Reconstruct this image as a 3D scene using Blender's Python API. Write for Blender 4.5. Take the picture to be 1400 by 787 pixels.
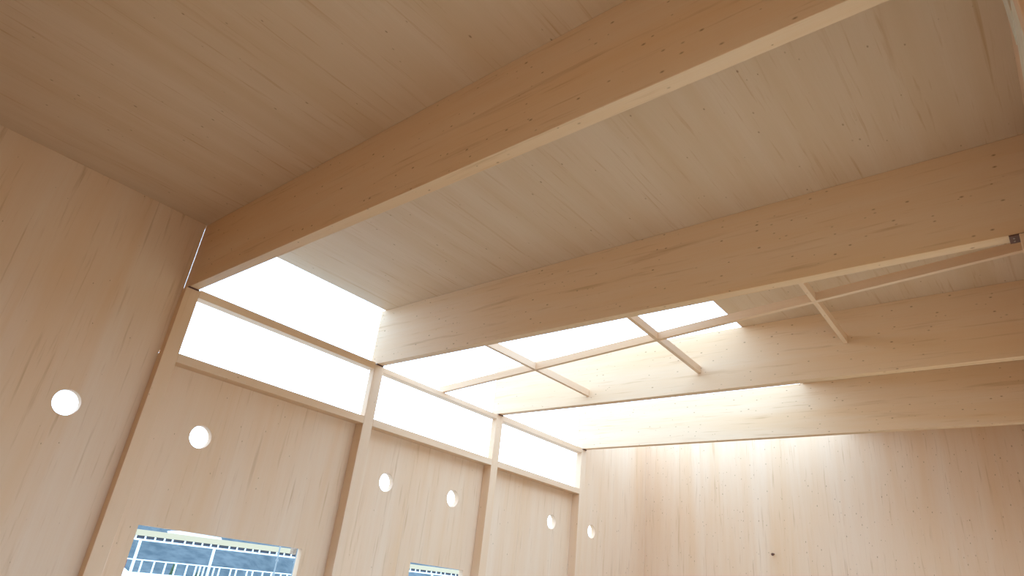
import bpy, bmesh, math, random
from mathutils import Matrix, Vector
random.seed(7)
S = bpy.context.scene
for o in list(bpy.data.objects):
    bpy.data.objects.remove(o)
C = S.collection

# ------------------------------------------------------------------ camera
# X runs along the glazed wall, Y points outdoors (the room is y < 0), Z up
cam_d = bpy.data.cameras.new('camera')
cam_d.sensor_width = 36.0
cam_d.lens = 36.0 * 886.04 / 1400.0
cam_d.clip_start = 0.02
cam_d.clip_end = 2000
cam = bpy.data.objects.new('camera', cam_d)
C.objects.link(cam)
RIGHT = (0.63080046, -0.76868287, 0.10591235)
DOWN = (0.39556387, 0.20113518, -0.89614389)
FWD = (0.66754776, 0.60718307, 0.43093933)
m = Matrix.Identity(4)
for i in range(3):
    m[i][0], m[i][1], m[i][2] = RIGHT[i], -DOWN[i], -FWD[i]
m[0][3], m[1][3], m[2][3] = -2.3194, -6.5740, 1.7274
cam.matrix_world = m
S.camera = cam

# ------------------------------------------------------------------ sky and exposure
w = bpy.data.worlds.new('sky')
S.world = w
w.use_nodes = True
wn, wl = w.node_tree.nodes, w.node_tree.links
bg = wn['Background']
tc = wn.new('ShaderNodeTexCoord')
sp = wn.new('ShaderNodeSeparateXYZ')
rp = wn.new('ShaderNodeValToRGB')
rp.color_ramp.elements[0].position = 0.0
rp.color_ramp.elements[0].color = (0.61, 0.86, 1.16, 1)
rp.color_ramp.elements[1].position = 0.8
rp.color_ramp.elements[1].color = (0.31, 0.475, 0.70, 1)
wl.new(tc.outputs['Generated'], sp.inputs[0])
wl.new(sp.outputs['Z'], rp.inputs[0])
wl.new(rp.outputs[0], bg.inputs['Color'])
bg.inputs['Strength'].default_value = 5.1
S.view_settings.view_transform = 'Standard'
S.view_settings.look = 'None'
S.view_settings.exposure = 0.12
S.view_settings.gamma = 1.0
S.view_settings.use_curve_mapping = False


# ------------------------------------------------------------------ materials
def mat(name, col, rough=0.7, metal=0.0):
    M = bpy.data.materials.new(name)
    M.use_nodes = True
    b = M.node_tree.nodes['Principled BSDF']
    b.inputs['Base Color'].default_value = (*col, 1)
    b.inputs['Roughness'].default_value = rough
    b.inputs['Metallic'].default_value = metal
    return M


def speckle(name, c0, c1, scale, rough=0.85, detail=6):
    M = mat(name, c0, rough)
    N, L = M.node_tree.nodes, M.node_tree.links
    b = N['Principled BSDF']
    t = N.new('ShaderNodeTexCoord')
    n = N.new('ShaderNodeTexNoise')
    n.inputs['Scale'].default_value = scale
    n.inputs['Detail'].default_value = detail
    r = N.new('ShaderNodeValToRGB')
    r.color_ramp.elements[0].position, r.color_ramp.elements[1].position = 0.35, 0.65
    r.color_ramp.elements[0].color = (*c0, 1)
    r.color_ramp.elements[1].color = (*c1, 1)
    L.new(t.outputs['Object'], n.inputs['Vector'])
    L.new(n.outputs['Fac'], r.inputs[0])
    L.new(r.outputs[0], b.inputs['Base Color'])
    return M


def spruce(name, axis, pale=(0.83, 0.61, 0.43), warm=(0.79, 0.52, 0.315), streak=(0.54, 0.30, 0.145),
           knots=0.5, streaks=0.5):
    """pale veneer spruce: broad bands, fine grain, a few brown streaks and pin knots along one axis"""
    M = mat(name, pale, 0.62)
    N, L = M.node_tree.nodes, M.node_tree.links
    b = N['Principled BSDF']
    b.inputs['Specular IOR Level'].default_value = 0.25
    t = N.new('ShaderNodeTexCoord')
    oi = N.new('ShaderNodeObjectInfo')
    off = N.new('ShaderNodeVectorMath')
    off.operation = 'SCALE'
    off.inputs[0].default_value = (31.0, 17.0, 23.0)
    L.new(oi.outputs['Random'], off.inputs['Scale'])
    add = N.new('ShaderNodeVectorMath')
    L.new(t.outputs['Object'], add.inputs[0])
    L.new(off.outputs[0], add.inputs[1])

    def stretched(along, across):
        mp = N.new('ShaderNodeMapping')
        s = [across] * 3
        s['XYZ'.index(axis)] = along
        mp.inputs['Scale'].default_value = s
        L.new(add.outputs[0], mp.inputs['Vector'])
        return mp.outputs[0]

    def noise(vec, detail=4, rough=0.55, dist=0.0):
        n = N.new('ShaderNodeTexNoise')
        n.inputs['Scale'].default_value = 1.0
        n.inputs['Detail'].default_value = detail
        n.inputs['Roughness'].default_value = rough
        n.inputs['Distortion'].default_value = dist
        L.new(vec, n.inputs['Vector'])
        return n.outputs['Fac']

    def ramp(fac, p0, p1, v0=0.0, v1=1.0):
        r = N.new('ShaderNodeMapRange')
        r.inputs['From Min'].default_value, r.inputs['From Max'].default_value = p0, p1
        r.inputs['To Min'].default_value, r.inputs['To Max'].default_value = v0, v1
        L.new(fac, r.inputs['Value'])
        return r.outputs[0]

    def mix(fac, a, bcol):
        x = N.new('ShaderNodeMix')
        x.data_type = 'RGBA'
        L.new(fac, x.inputs['Factor'])
        for sock, v in ((x.inputs['A'], a), (x.inputs['B'], bcol)):
            if isinstance(v, tuple):
                sock.default_value = (*v, 1)
            else:
                L.new(v, sock)
        return x.outputs['Result']

    band = ramp(noise(stretched(0.22, 3.2), 3, 0.6, 0.3), 0.34, 0.70)
    col = mix(band, pale, warm)
    fine = ramp(noise(stretched(2.2, 95.0), 3, 0.6), 0.35, 0.75, 0.0, 0.34)
    col = mix(fine, col, warm)
    st = ramp(noise(stretched(0.55, 11.0), 4, 0.6, 0.4), 0.62, 0.78, 0.0, streaks)
    col = mix(st, col, streak)
    st2 = ramp(noise(stretched(1.5, 30.0), 3, 0.55, 0.2), 0.60, 0.80, 0.0, streaks)
    col = mix(st2, col, streak)
    v = N.new('ShaderNodeTexVoronoi')
    v.inputs['Scale'].default_value = 1.0
    L.new(stretched(9.0, 17.0), v.inputs['Vector'])
    sc = N.new('ShaderNodeSeparateColor')
    L.new(v.outputs['Color'], sc.inputs[0])
    size = ramp(sc.outputs[1], 0.0, 1.0, 0.07, 0.17)
    dv = N.new('ShaderNodeMath')
    dv.operation = 'DIVIDE'
    L.new(v.outputs['Distance'], dv.inputs[0])
    L.new(size, dv.inputs[1])
    kn = ramp(dv.outputs[0], 0.25, 1.0, 1.0, 0.0)
    pick = ramp(sc.outputs[0], 1.0 - knots, 1.02 - knots)
    mul = N.new('ShaderNodeMath')
    mul.operation = 'MULTIPLY'
    L.new(kn, mul.inputs[0])
    L.new(pick, mul.inputs[1])
    mul2 = N.new('ShaderNodeMath')
    mul2.operation = 'MULTIPLY'
    mul2.inputs[1].default_value = 0.75
    L.new(mul.outputs[0], mul2.inputs[0])
    col = mix(mul2.outputs[0], col, (0.26, 0.11, 0.045))
    L.new(col, b.inputs['Base Color'])
    bp = N.new('ShaderNodeBump')
    bp.inputs['Strength'].default_value = 0.08
    bp.inputs['Distance'].default_value = 0.004
    L.new(fine, bp.inputs['Height'])
    L.new(bp.outputs[0], b.inputs['Normal'])
    return M


W_CEIL = spruce('spruce_ceiling', 'X', pale=(0.73, 0.535, 0.37), warm=(0.67, 0.46, 0.285), knots=0.28, streaks=0.75)
W_BEAM = spruce('spruce_beam', 'Y', pale=(0.81, 0.585, 0.39), warm=(0.78, 0.505, 0.285), knots=0.95, streaks=0.6)
W_WALL = spruce('spruce_wall', 'Z', knots=0.2, streaks=0.62)
W_POST = spruce('spruce_post', 'Z', knots=0.15, streaks=0.20)
W_RAIL = spruce('spruce_rail', 'X', knots=0.15, streaks=0.20)
W_JOIST = spruce('spruce_joist', 'Y', knots=0.10, streaks=0.15)
M_LATH = speckle('pale_lath', (0.80, 0.71, 0.55), (0.84, 0.76, 0.61), 12)
M_STEEL = mat('brown_steel', (0.14, 0.060, 0.040), 0.6, 0.0)
M_SCREW = mat('screw_steel', (0.45, 0.40, 0.36), 0.35, 1.0)
M_FLOOR = speckle('floor_boards', (0.43, 0.34, 0.245), (0.49, 0.395, 0.29), 3.0)
M_GROUND = speckle('gravel_ground', (0.52, 0.355, 0.21), (0.60, 0.42, 0.26), 0.8)
M_YARD = speckle('concrete_yard', (0.40, 0.39, 0.37), (0.52, 0.51, 0.48), 0.5)
M_HILL = speckle('hazed_forest', (0.035, 0.052, 0.058), (0.085, 0.10, 0.10), 0.55)  # bluish distance haze is mixed into the forest colour
M_CREAM = mat('cream_paint', (0.43, 0.325, 0.19), 0.6)
M_WHITE = mat('white_paint', (0.80, 0.82, 0.84), 0.5)
M_DARK = mat('dark_slot', (0.05, 0.05, 0.06), 0.7)
M_BROWN = speckle('rough_brown_wood', (0.22, 0.13, 0.08), (0.36, 0.24, 0.15), 20)
M_TREE = speckle('conifer_needles', (0.045, 0.075, 0.030), (0.085, 0.12, 0.05), 9)
M_TARP = speckle('white_tarp', (0.78, 0.74, 0.74), (0.84, 0.80, 0.80), 4)
M_GREY = mat('galvanised_tube', (0.22, 0.23, 0.22), 0.5, 0.3)
M_RED = mat('red_brown_paint', (0.20, 0.05, 0.045), 0.6)


# ------------------------------------------------------------------ helpers
def link(name, bm, m_, parent=None, bevel=0.0):
    bmesh.ops.recalc_face_normals(bm, faces=bm.faces)
    me = bpy.data.meshes.new(name)
    bm.to_mesh(me)
    bm.free()
    me.materials.append(m_)
    o = bpy.data.objects.new(name, me)
    C.objects.link(o)
    if parent:
        o.parent = parent
        o.matrix_parent_inverse = Matrix.Translation(-parent.location)
    if bevel:
        b = o.modifiers.new('soft_edges', 'BEVEL')
        b.width = bevel
        b.segments = 1
        b.limit_method = 'ANGLE'
    return o


def empty(name, loc=(0, 0, 0)):
    o = bpy.data.objects.new(name, None)
    o.location = loc
    o.empty_display_size = 0.1
    C.objects.link(o)
    return o


def tag(o, label, cat, group=None):
    o['label'] = label
    o['category'] = cat
    if group:
        o['group'] = group
    return o


def structure(o):
    o['kind'] = 'structure'
    return o


def add_box(bm, x0, x1, y0, y1, z0, z1):
    v = [bm.verts.new((x, y, z)) for x in (x0, x1) for y in (y0, y1) for z in (z0, z1)]
    for f in ((0, 1, 3, 2), (4, 6, 7, 5), (0, 4, 5, 1), (2, 3, 7, 6), (0, 2, 6, 4), (1, 5, 7, 3)):
        bm.faces.new([v[i] for i in f])


def box(*a):
    bm = bmesh.new()
    add_box(bm, *a)
    return bm


def bar(p, q, wdt, dep, side=(1, 0, 0)):
    """straight square-cut bar from p to q: wdt along side, dep along the third axis (centred)"""
    p, q = Vector(p), Vector(q)
    d = (q - p).normalized()
    s = Vector(side)
    s = (s - d * s.dot(d)).normalized()
    u = d.cross(s)
    bm = bmesh.new()
    vs = []
    for e in (p, q):
        for a, b in ((-1, -1), (1, -1), (1, 1), (-1, 1)):
            vs.append(bm.verts.new(e + s * a * wdt / 2 + u * b * dep / 2))
    for f in ((0, 1, 2, 3), (7, 6, 5, 4), (0, 4, 5, 1), (1, 5, 6, 2), (2, 6, 7, 3), (3, 7, 4, 0)):
        bm.faces.new([vs[i] for i in f])
    return bm


def cylinder(p, q, r0, r1, n=12):
    p, q = Vector(p), Vector(q)
    d = (q - p).normalized()
    s = d.orthogonal().normalized()
    u = d.cross(s)
    bm = bmesh.new()
    a = [bm.verts.new(p + (s * math.cos(t) + u * math.sin(t)) * r0) for t in [2 * math.pi * i / n for i in range(n)]]
    b = [bm.verts.new(q + (s * math.cos(t) + u * math.sin(t)) * r1) for t in [2 * math.pi * i / n for i in range(n)]]
    for i in range(n):
        j = (i + 1) % n
        bm.faces.new((a[i], a[j], b[j], b[i]))
    bm.faces.new(a[::-1])
    bm.faces.new(b)
    return bm


def sheet(outline, holes, y_front, thick):
    """upright sheet in the XZ plane with true holes through it; front face towards the room"""
    bm = bmesh.new()
    for loop in [outline] + holes:
        vs = [bm.verts.new((x, y_front, z)) for x, z in loop]
        for i in range(len(vs)):
            bm.edges.new((vs[i], vs[(i + 1) % len(vs)]))
    bmesh.ops.triangle_fill(bm, use_beauty=True, use_dissolve=False, edges=bm.edges[:])
    r = bmesh.ops.extrude_face_region(bm, geom=bm.faces[:])
    for v in [g for g in r['geom'] if isinstance(g, bmesh.types.BMVert)]:
        v.co.y += thick
    return bm


def ring(cx, cz, r, n=48):
    return [(cx + r * math.cos(2 * math.pi * i / n), cz + r * math.sin(2 * math.pi * i / n)) for i in range(n)]


def rect(x0, x1, z0, z1):
    return [(x0, z0), (x1, z0), (x1, z1), (x0, z1)]


# ------------------------------------------------------------------ key dimensions (metres)
PX = (0.0, 2.5, 4.915, 7.233)          # left edge of each post
PW = 0.146                              # post width
BX = [x + 0.023 for x in PX]            # left face of each beam
BW = 0.100                              # beam width
Z_BEAM, Z_TOP = 4.256, 5.018            # underside and top of the beams
Y_FAR = -6.83                           # wall opposite the glazing
X_LEFT, X_END = -2.50, 9.72
D = 0.15                                # panels sit this far behind the post faces
ORD = ['first', 'second', 'third', 'fourth']

# ------------------------------------------------------------------ floor, roof, walls
structure(link('floor', box(X_LEFT - 0.2, X_END + 0.2, Y_FAR - 0.2, 0.3, -0.2, 0.0), M_FLOOR))

ceiling = structure(empty('ceiling', (3.6, -3.3, Z_TOP)))
bays = [(X_LEFT - 0.2, BX[0] + 0.05, 0.20), (BX[0] + 0.05, BX[1] + 0.05, 0.055), (BX[1] + 0.05, BX[2] + 0.05, -3.82),
        (BX[2] + 0.05, BX[3] + 0.05, -3.80), (BX[3] + 0.05, X_END + 0.2, -3.75)]
for x0, x1, y1 in bays:
    link('ceiling_panel', box(x0, x1, Y_FAR - 0.2, y1, Z_TOP, Z_TOP + 0.16), W_CEIL, ceiling)

# glazed wall: solid full height end bays, three bays with clerestory above
wall = structure(empty('wall_back', (3.6, D, 0)))
R = 0.113
link('wall_panel', sheet([(X_LEFT, 0), (-0.001, 0), (-0.001, 3.57), (0.04, 3.57), (0.04, 4.25), (0.0155, 4.25), (0.0155, Z_TOP), (X_LEFT, Z_TOP)],
                         [ring(-0.585, 2.872, R)], 0.11, 0.08), W_WALL, wall)
Z_RAIL = 3.50
link('wall_panel', sheet(rect(0.10, 2.55, 0, Z_RAIL), [ring(0.675, 2.873, R), rect(0.365, 2.150, 0.95, 1.985)], D, 0.08), W_WALL, wall)
link('wall_panel', sheet(rect(2.60, 3.549, 0, Z_RAIL), [ring(3.148, 2.896, R)], D, 0.08), W_WALL, wall)
link('wall_panel', sheet(rect(3.551, 4.96, 0, Z_RAIL), [ring(4.367, 2.909, R), rect(3.770, 4.756, 0.95, 2.022)], D, 0.08), W_WALL, wall)
link('wall_panel', sheet(rect(5.02, 5.859, 0, Z_RAIL), [], D, 0.08), W_WALL, wall)
link('wall_panel', sheet(rect(5.861, 7.28, 0, Z_RAIL), [ring(6.700, 2.942, R)], D, 0.08), W_WALL, wall)
link('wall_panel', sheet([(7.38, 0), (X_END, 0), (X_END, Z_TOP), (7.358, Z_TOP), (7.358, 4.25), (7.34, 4.25), (7.34, 3.57), (7.38, 3.57)],
                         [ring(7.832, 2.949, R)], 0.11, 0.08), W_WALL, wall)
for x in (3.55, 5.86):
    link('cover_batten', box(x - 0.05, x + 0.05, D + 0.0802, D + 0.11, 0, Z_RAIL), W_POST, wall)

structure(link('wall_right', box(X_END, X_END + 0.12, Y_FAR - 0.2, 0.30, 0, Z_TOP), W_WALL))
structure(link('wall_left', box(X_LEFT - 0.12, X_LEFT, Y_FAR - 0.2, 0.30, 0, Z_TOP), W_WALL))
wf = structure(empty('wall_front', (3.6, Y_FAR, 0)))
for x0, x1, fill_opening in ((X_LEFT, 0.02, (-2.35, -0.15)), (0.02, 2.50, (0.3, 2.35)), (2.52, 4.99, (2.8, 4.8)), (4.99, 7.30, (5.2, 7.1)), (7.30, X_END, None)):  # large unseen openings, added to let fill light into the room
    link('wall_panel', sheet(rect(x0, x1, 0, Z_TOP), [rect(fill_opening[0], fill_opening[1], 0.1, 3.75)] if fill_opening else [], Y_FAR - 0.08, 0.08), W_WALL, wf)

# header board and pale frame strip where that wall meets the second ceiling bay
he = structure(empty('trim_1', (1.3, Y_FAR, 4.8)))
link('header_board', box(0.20, 2.50, Y_FAR + 0.001, Y_FAR + 0.015, 4.66, Z_TOP - 0.001), W_RAIL, he)
link('frame_strip', box(0.20, 2.50, Y_FAR + 0.001, Y_FAR + 0.022, 4.40, 4.658), M_LATH, he)
link('frame_strip', box(0.90, 1.17, Y_FAR + 0.016, Y_FAR + 0.026, 4.66, Z_TOP - 0.001), M_LATH, he)

# ------------------------------------------------------------------ posts, beams, plates
post_lab = ['timber post at the left end of the glazed wall, under the large foreground beam',
            'pale timber post between the two wide clerestory bays, under the second beam from the left',
            'slim white-lit timber post between the middle and the farthest clerestory bay',
            'farthest timber post, at the right end of the clerestory beside the solid panel']
beam_lab = ['large dark orange foreground beam crossing the whole upper picture',
            'deep pale timber beam in the middle, skylight battens meeting its right side',
            'timber beam whose pale face carries the far ends of the three skylight battens',
            'farthest and lowest looking timber beam, directly in front of the end wall']
plate_lab = ['small dark steel bearing plate on the %s post of the glazed wall' % s for s in
             ('leftmost', 'second', 'third', 'farthest')]
for i, x in enumerate(PX):
    bm = bmesh.new()
    prof = [(0, 0), (D - 0.001, 0), (D - 0.001, 3.48), (0.095, 3.565), (0.095, Z_BEAM - 0.012), (0, Z_BEAM - 0.012)]
    a = [bm.verts.new((x, y, z)) for y, z in prof]
    b = [bm.verts.new((x + PW, y, z)) for y, z in prof]
    bm.faces.new(a)
    bm.faces.new(b[::-1])
    for k in range(6):
        bm.faces.new((a[k], b[k], b[(k + 1) % 6], a[(k + 1) % 6]))
    tag(link('timber_post', bm, W_POST, bevel=0.003), post_lab[i], 'post', 'posts of the glazed wall')
    tag(link('roof_beam', box(BX[i], BX[i] + BW, Y_FAR + 0.01, 0.13, Z_BEAM, Z_TOP), W_BEAM, bevel=0.003),
        beam_lab[i], 'beam', 'roof beams')
    pl = tag(link('bearing_plate', box(BX[i] - 0.004, BX[i] + BW + 0.004, -0.014, 0.09, Z_BEAM - 0.012, Z_BEAM - 0.0005), M_STEEL),
             plate_lab[i], 'plate', 'steel bearing plates')
    # the same joint at the other end of the beam, on the wall behind the viewer
    tag(link('timber_post', box(x, x + PW, Y_FAR + 0.001, -6.765 if i in (0, 3) else -6.62, 0, Z_BEAM - 0.012), W_POST, bevel=0.003),
        ['timber post behind the viewer under the near end of the foreground beam',
         'timber post at the right picture edge under the second beam',
         'timber post just off the right edge, under the near end of the third beam',
         'timber post off the right edge, under the near end of the farthest beam'][i], 'post', 'posts of the opposite wall')
    pl = empty('bearing_plate', (BX[i] + BW / 2, -6.66, Z_BEAM - 0.006))
    tag(pl, ['dark steel bearing plate at the near end of the foreground beam',
             'dark brown steel plate with two screws under the right end of the second beam',
             'dark brown steel plate cut by the right edge, under the third beam',
             'dark steel plate under the near end of the farthest beam'][i], 'plate', 'steel bearing plates')
    link('plate', box(BX[i] - 0.004, BX[i] + BW + 0.004, -6.80, -6.565, Z_BEAM - 0.012, Z_BEAM - 0.0005), M_STEEL, pl)
    for s in (0.03, 0.07):
        link('screw', cylinder((BX[i] + s, -6.59, Z_BEAM - 0.0115), (BX[i] + s, -6.59, Z_BEAM - 0.016), 0.006, 0.005, 8), M_SCREW, pl)

# ------------------------------------------------------------------ horizontal rails of the glazed wall
bay = ['left', 'middle', 'far right']
for i in range(3):
    x0, x1 = PX[i] + PW, PX[i + 1]
    tag(link('clerestory_transom', box(x0, x1, 0.0, 0.125, 4.178, (4.266, 4.241, 4.262)[i]), W_RAIL, bevel=0.002),
        'horizontal timber transom level with the beam undersides in the %s clerestory bay' % bay[i], 'transom', 'clerestory transoms')
    tag(link('sill_rail', box(x0, x1, 0.0, D - 0.001, 3.478, 3.568), W_RAIL, bevel=0.002),
        'timber sill rail over the recessed panel of the %s clerestory bay' % bay[i], 'rail', 'clerestory sill rails')

# ------------------------------------------------------------------ inclined skylight grid between beams two and three
XJ = 3.780
grid = tag(empty('skylight_grid', (XJ, 0.0, 4.29)),
           'thin timber skylight grid, one long and three cross battens, between the second and third beams', 'skylight grid')


def zj(y):
    return 4.250 - y * 0.0735 + 0.045      # centre line of the sloping batten


link('long_batten', bar((XJ - 0.012, 0.10, zj(0.10)), (XJ - 0.012, Y_FAR + 0.02, zj(Y_FAR)), 0.045, 0.09), W_JOIST, grid, 0.002)
xa, xb = BX[1] + BW + 0.001, BX[2] - 0.001
for y, dy in ((-1.60, -0.02), (-3.31, 0.05), (-4.99, 0.03)):
    for p, q, ya, yb in ((xa, XJ - 0.035, y - dy, y), (XJ + 0.011, xb, y, y + dy)):
        link('cross_batten', bar((p, ya, zj(y)), (q, yb, zj(y)), 0.045, 0.09, (0, 1, 0)), W_RAIL, grid, 0.002)

# ------------------------------------------------------------------ bolt stub on the end wall
bo = tag(empty('wall_bolt', (X_END, -2.365, 2.893)), 'small dark bolt stub sticking out of the pale end wall', 'bolt')
link('shank', cylinder((X_END, -2.365, 2.905), (X_END - 0.05, -2.362, 2.895), 0.014, 0.014, 10), M_BROWN, bo)
link('head', cylinder((X_END - 0.05, -2.362, 2.895), (X_END - 0.065, -2.361, 2.892), 0.024, 0.022, 6), M_STEEL, bo)

# ------------------------------------------------------------------ outdoors, seen through the two low windows
structure(link('ground', box(-150, 260, -150, 0.35, -0.6, -0.3), M_GROUND))
structure(link('concrete_yard', box(-150, 260, 0.3501, 400, -0.6, -0.3), M_YARD))

bm = bmesh.new()
NX, NY = 90, 16
g = []
for j in range(NY):
    row = []
    for i in range(NX):
        x = -120 + 420 * i / (NX - 1)
        t = j / (NY - 1)
        y = 90 + 70 * t
        z = -0.5 + 19 * math.sin(t * math.pi / 2) * (1 + 0.10 * math.sin(x * 0.045) + 0.05 * math.sin(x * 0.13 + 1))
        z += random.uniform(-0.7, 0.7) * (0 < j)
        row.append(bm.verts.new((x, y + random.uniform(-1, 1), z)))
    g.append(row)
for j in range(NY - 1):
    for i in range(NX - 1):
        bm.faces.new((g[j][i], g[j][i + 1], g[j + 1][i + 1], g[j + 1][i]))
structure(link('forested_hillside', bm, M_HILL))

YC, GR = 20.0, 0.0155                  # the canopy and railing follow the gently rising ground


def rise(x):
    return (x - 8.3) * GR


def run(x0, x1, y, z, wy, hz):
    """long member following the slope; z is its centre height at x = 8.3"""
    return bar((x0, y, z + rise(x0)), (x1, y, z + rise(x1)), wy, hz, (0, 1, 0))


ca = tag(empty('covered_walkway', (14, YC, -0.3)), 'long outdoor canopy with cream fascia and dark slots, seen through the low windows', 'canopy')
XA, XB = 5.0, 40.0
link('fascia', run(XA, XB, YC + 0.06, 2.495, 0.12, 0.20), M_CREAM, ca)
link('roof_sheet', run(XA, XB, YC + 1.3, 2.55, 2.4, 0.06), M_CREAM, ca)
link('slot_strip', run(XA, XB, YC + 0.09, 2.342, 0.04, 0.105), M_DARK, ca)
link('bottom_rail', run(XA, XB, YC + 0.05, 2.262, 0.10, 0.055), M_WHITE, ca)
x = XA
k = 0
while x < XB:
    link('slot_block', box(x, x + 0.05, YC + 0.02, YC + 0.069, 2.29 + rise(x), 2.394 + rise(x)), M_WHITE, ca)
    k += 1
    x += (0.34, 0.36, 0.35, 0.30, 0.48)[k % 5]
for x in (5.6, 8.48, 11.33, 17.2, 20.1, 23.3, 26.4, 29.5, 32.7, 36.0):
    link('post', box(x, x + 0.075, YC - 0.08, YC - 0.001, -0.3, 2.235 + rise(x)), M_WHITE, ca)

fe = tag(empty('outdoor_railing', (14, YC - 1.0, -0.3)), 'white outdoor railing of upright frames below the canopy, seen through the left window', 'railing')
YR = YC - 0.35
link('top_rail', run(6, 34, YR, 1.60, 0.05, 0.035), M_WHITE, fe)
link('low_rail', run(6, 34, YR, 1.165, 0.05, 0.05), M_WHITE, fe)
ups = [6.6, 7.3, 8.0, 8.66, 9.10, 9.52, 9.90, 10.33, 10.68, 10.84, 11.0, 11.2, 11.4, 11.62, 12.1, 12.33, 12.8, 13.05, 13.5, 13.9]
while ups[-1] < 33:
    ups.append(ups[-1] + (0.45, 0.3, 0.5, 0.25)[len(ups) % 4])
for x in ups:
    link('upright', box(x, x + 0.035, YR - 0.03, YR + 0.03, -0.3, 1.585 + rise(x)), M_WHITE, fe)

for x, zt, r_, lab in ((10.56, 1.60, 0.17, 'small green conifer standing alone behind the outdoor railing'),
                       (11.62, 1.50, 0.20, 'darker low conifer right of the lone one, behind the closely set railing uprights')):
    t = tag(empty('conifer', (x, YC + 1.2, -0.3)), lab, 'tree')
    for kk in range(4):
        z0 = zt - 1.5 + 0.36 * kk
        link('foliage', cylinder((x, YC + 1.2, z0), (x, YC + 1.2, z0 + 0.42), r_ * 2.2 - 0.1 * kk, 0.02, 9), M_TREE, t)
    link('trunk', cylinder((x, YC + 1.2, -0.3), (x, YC + 1.2, zt - 1.4), 0.05, 0.04, 8), M_BROWN, t)

for x, y, lab in ((9.57, 12.5, 'thin grey steel mast outside, left of the brown timber block in the window corner'),
                  (10.2, 12.5, 'thin grey steel mast outside, below the brown timber block in the window corner')):
    t = tag(empty('scaffold_mast', (x, y, -0.3)), lab, 'mast', 'masts outside')
    link('tube', cylinder((x, y, -0.3), (x, y, 2.75), 0.022, 0.022, 8), M_GREY, t)
    link('coupler', cylinder((x, y, 1.60), (x, y, 1.68), 0.04, 0.04, 8), M_GREY, t)
    link('coupler', cylinder((x, y, 2.02), (x, y, 2.08), 0.04, 0.04, 8), M_GREY, t)
link('timber_block', box(10.08, 10.32, 12.523, 12.70, 2.27, 2.52), M_BROWN, t)
link('clamp', box(10.26, 10.34, 12.49, 12.5225, 2.27, 2.31), M_STEEL, t)

# white hatch on the canopy roof, a white covered heap and a red-brown stake at the window corner
bm = bmesh.new()
pr = [(9.95, 2.61), (11.75, 2.64), (11.70, 2.73), (10.05, 2.75), (9.90, 2.71)]
vs = [bm.verts.new((x, YC + 0.3, z)) for x, z in pr]
r = bmesh.ops.extrude_face_region(bm, geom=[bm.faces.new(vs)])
for v in [e for e in r['geom'] if isinstance(e, bmesh.types.BMVert)]:
    v.co.y += 0.9
link('roof_hatch', bm, M_WHITE, ca)
bm = bmesh.new()
bmesh.ops.create_icosphere(bm, subdivisions=3, radius=1.0)
for v in bm.verts:
    n = 1 + 0.07 * math.sin(5 * v.co.x + 3 * v.co.y) + 0.05 * math.sin(9 * v.co.z + 4 * v.co.x)
    v.co = Vector((4.75 + v.co.x * 1.35 * n, 12.6 + v.co.y * 0.9 * n, max(-0.3, 0.1 + v.co.z * 1.38 * n)))
tag(link('covered_heap', bm, M_TARP), 'rounded heap under a white tarp outside the lower left corner of the left window', 'heap')
t = tag(empty('marker_stake', (6.07, 14.5, -0.3)), 'red-brown stake outside at the left edge of the left window', 'stake')
link('shaft', box(6.045, 6.095, 14.475, 14.525, -0.3, 1.60), M_RED, t)
link('tip', cylinder((6.07, 14.5, 1.60), (6.07, 14.5, 1.65), 0.035, 0.01, 4), M_RED, t)
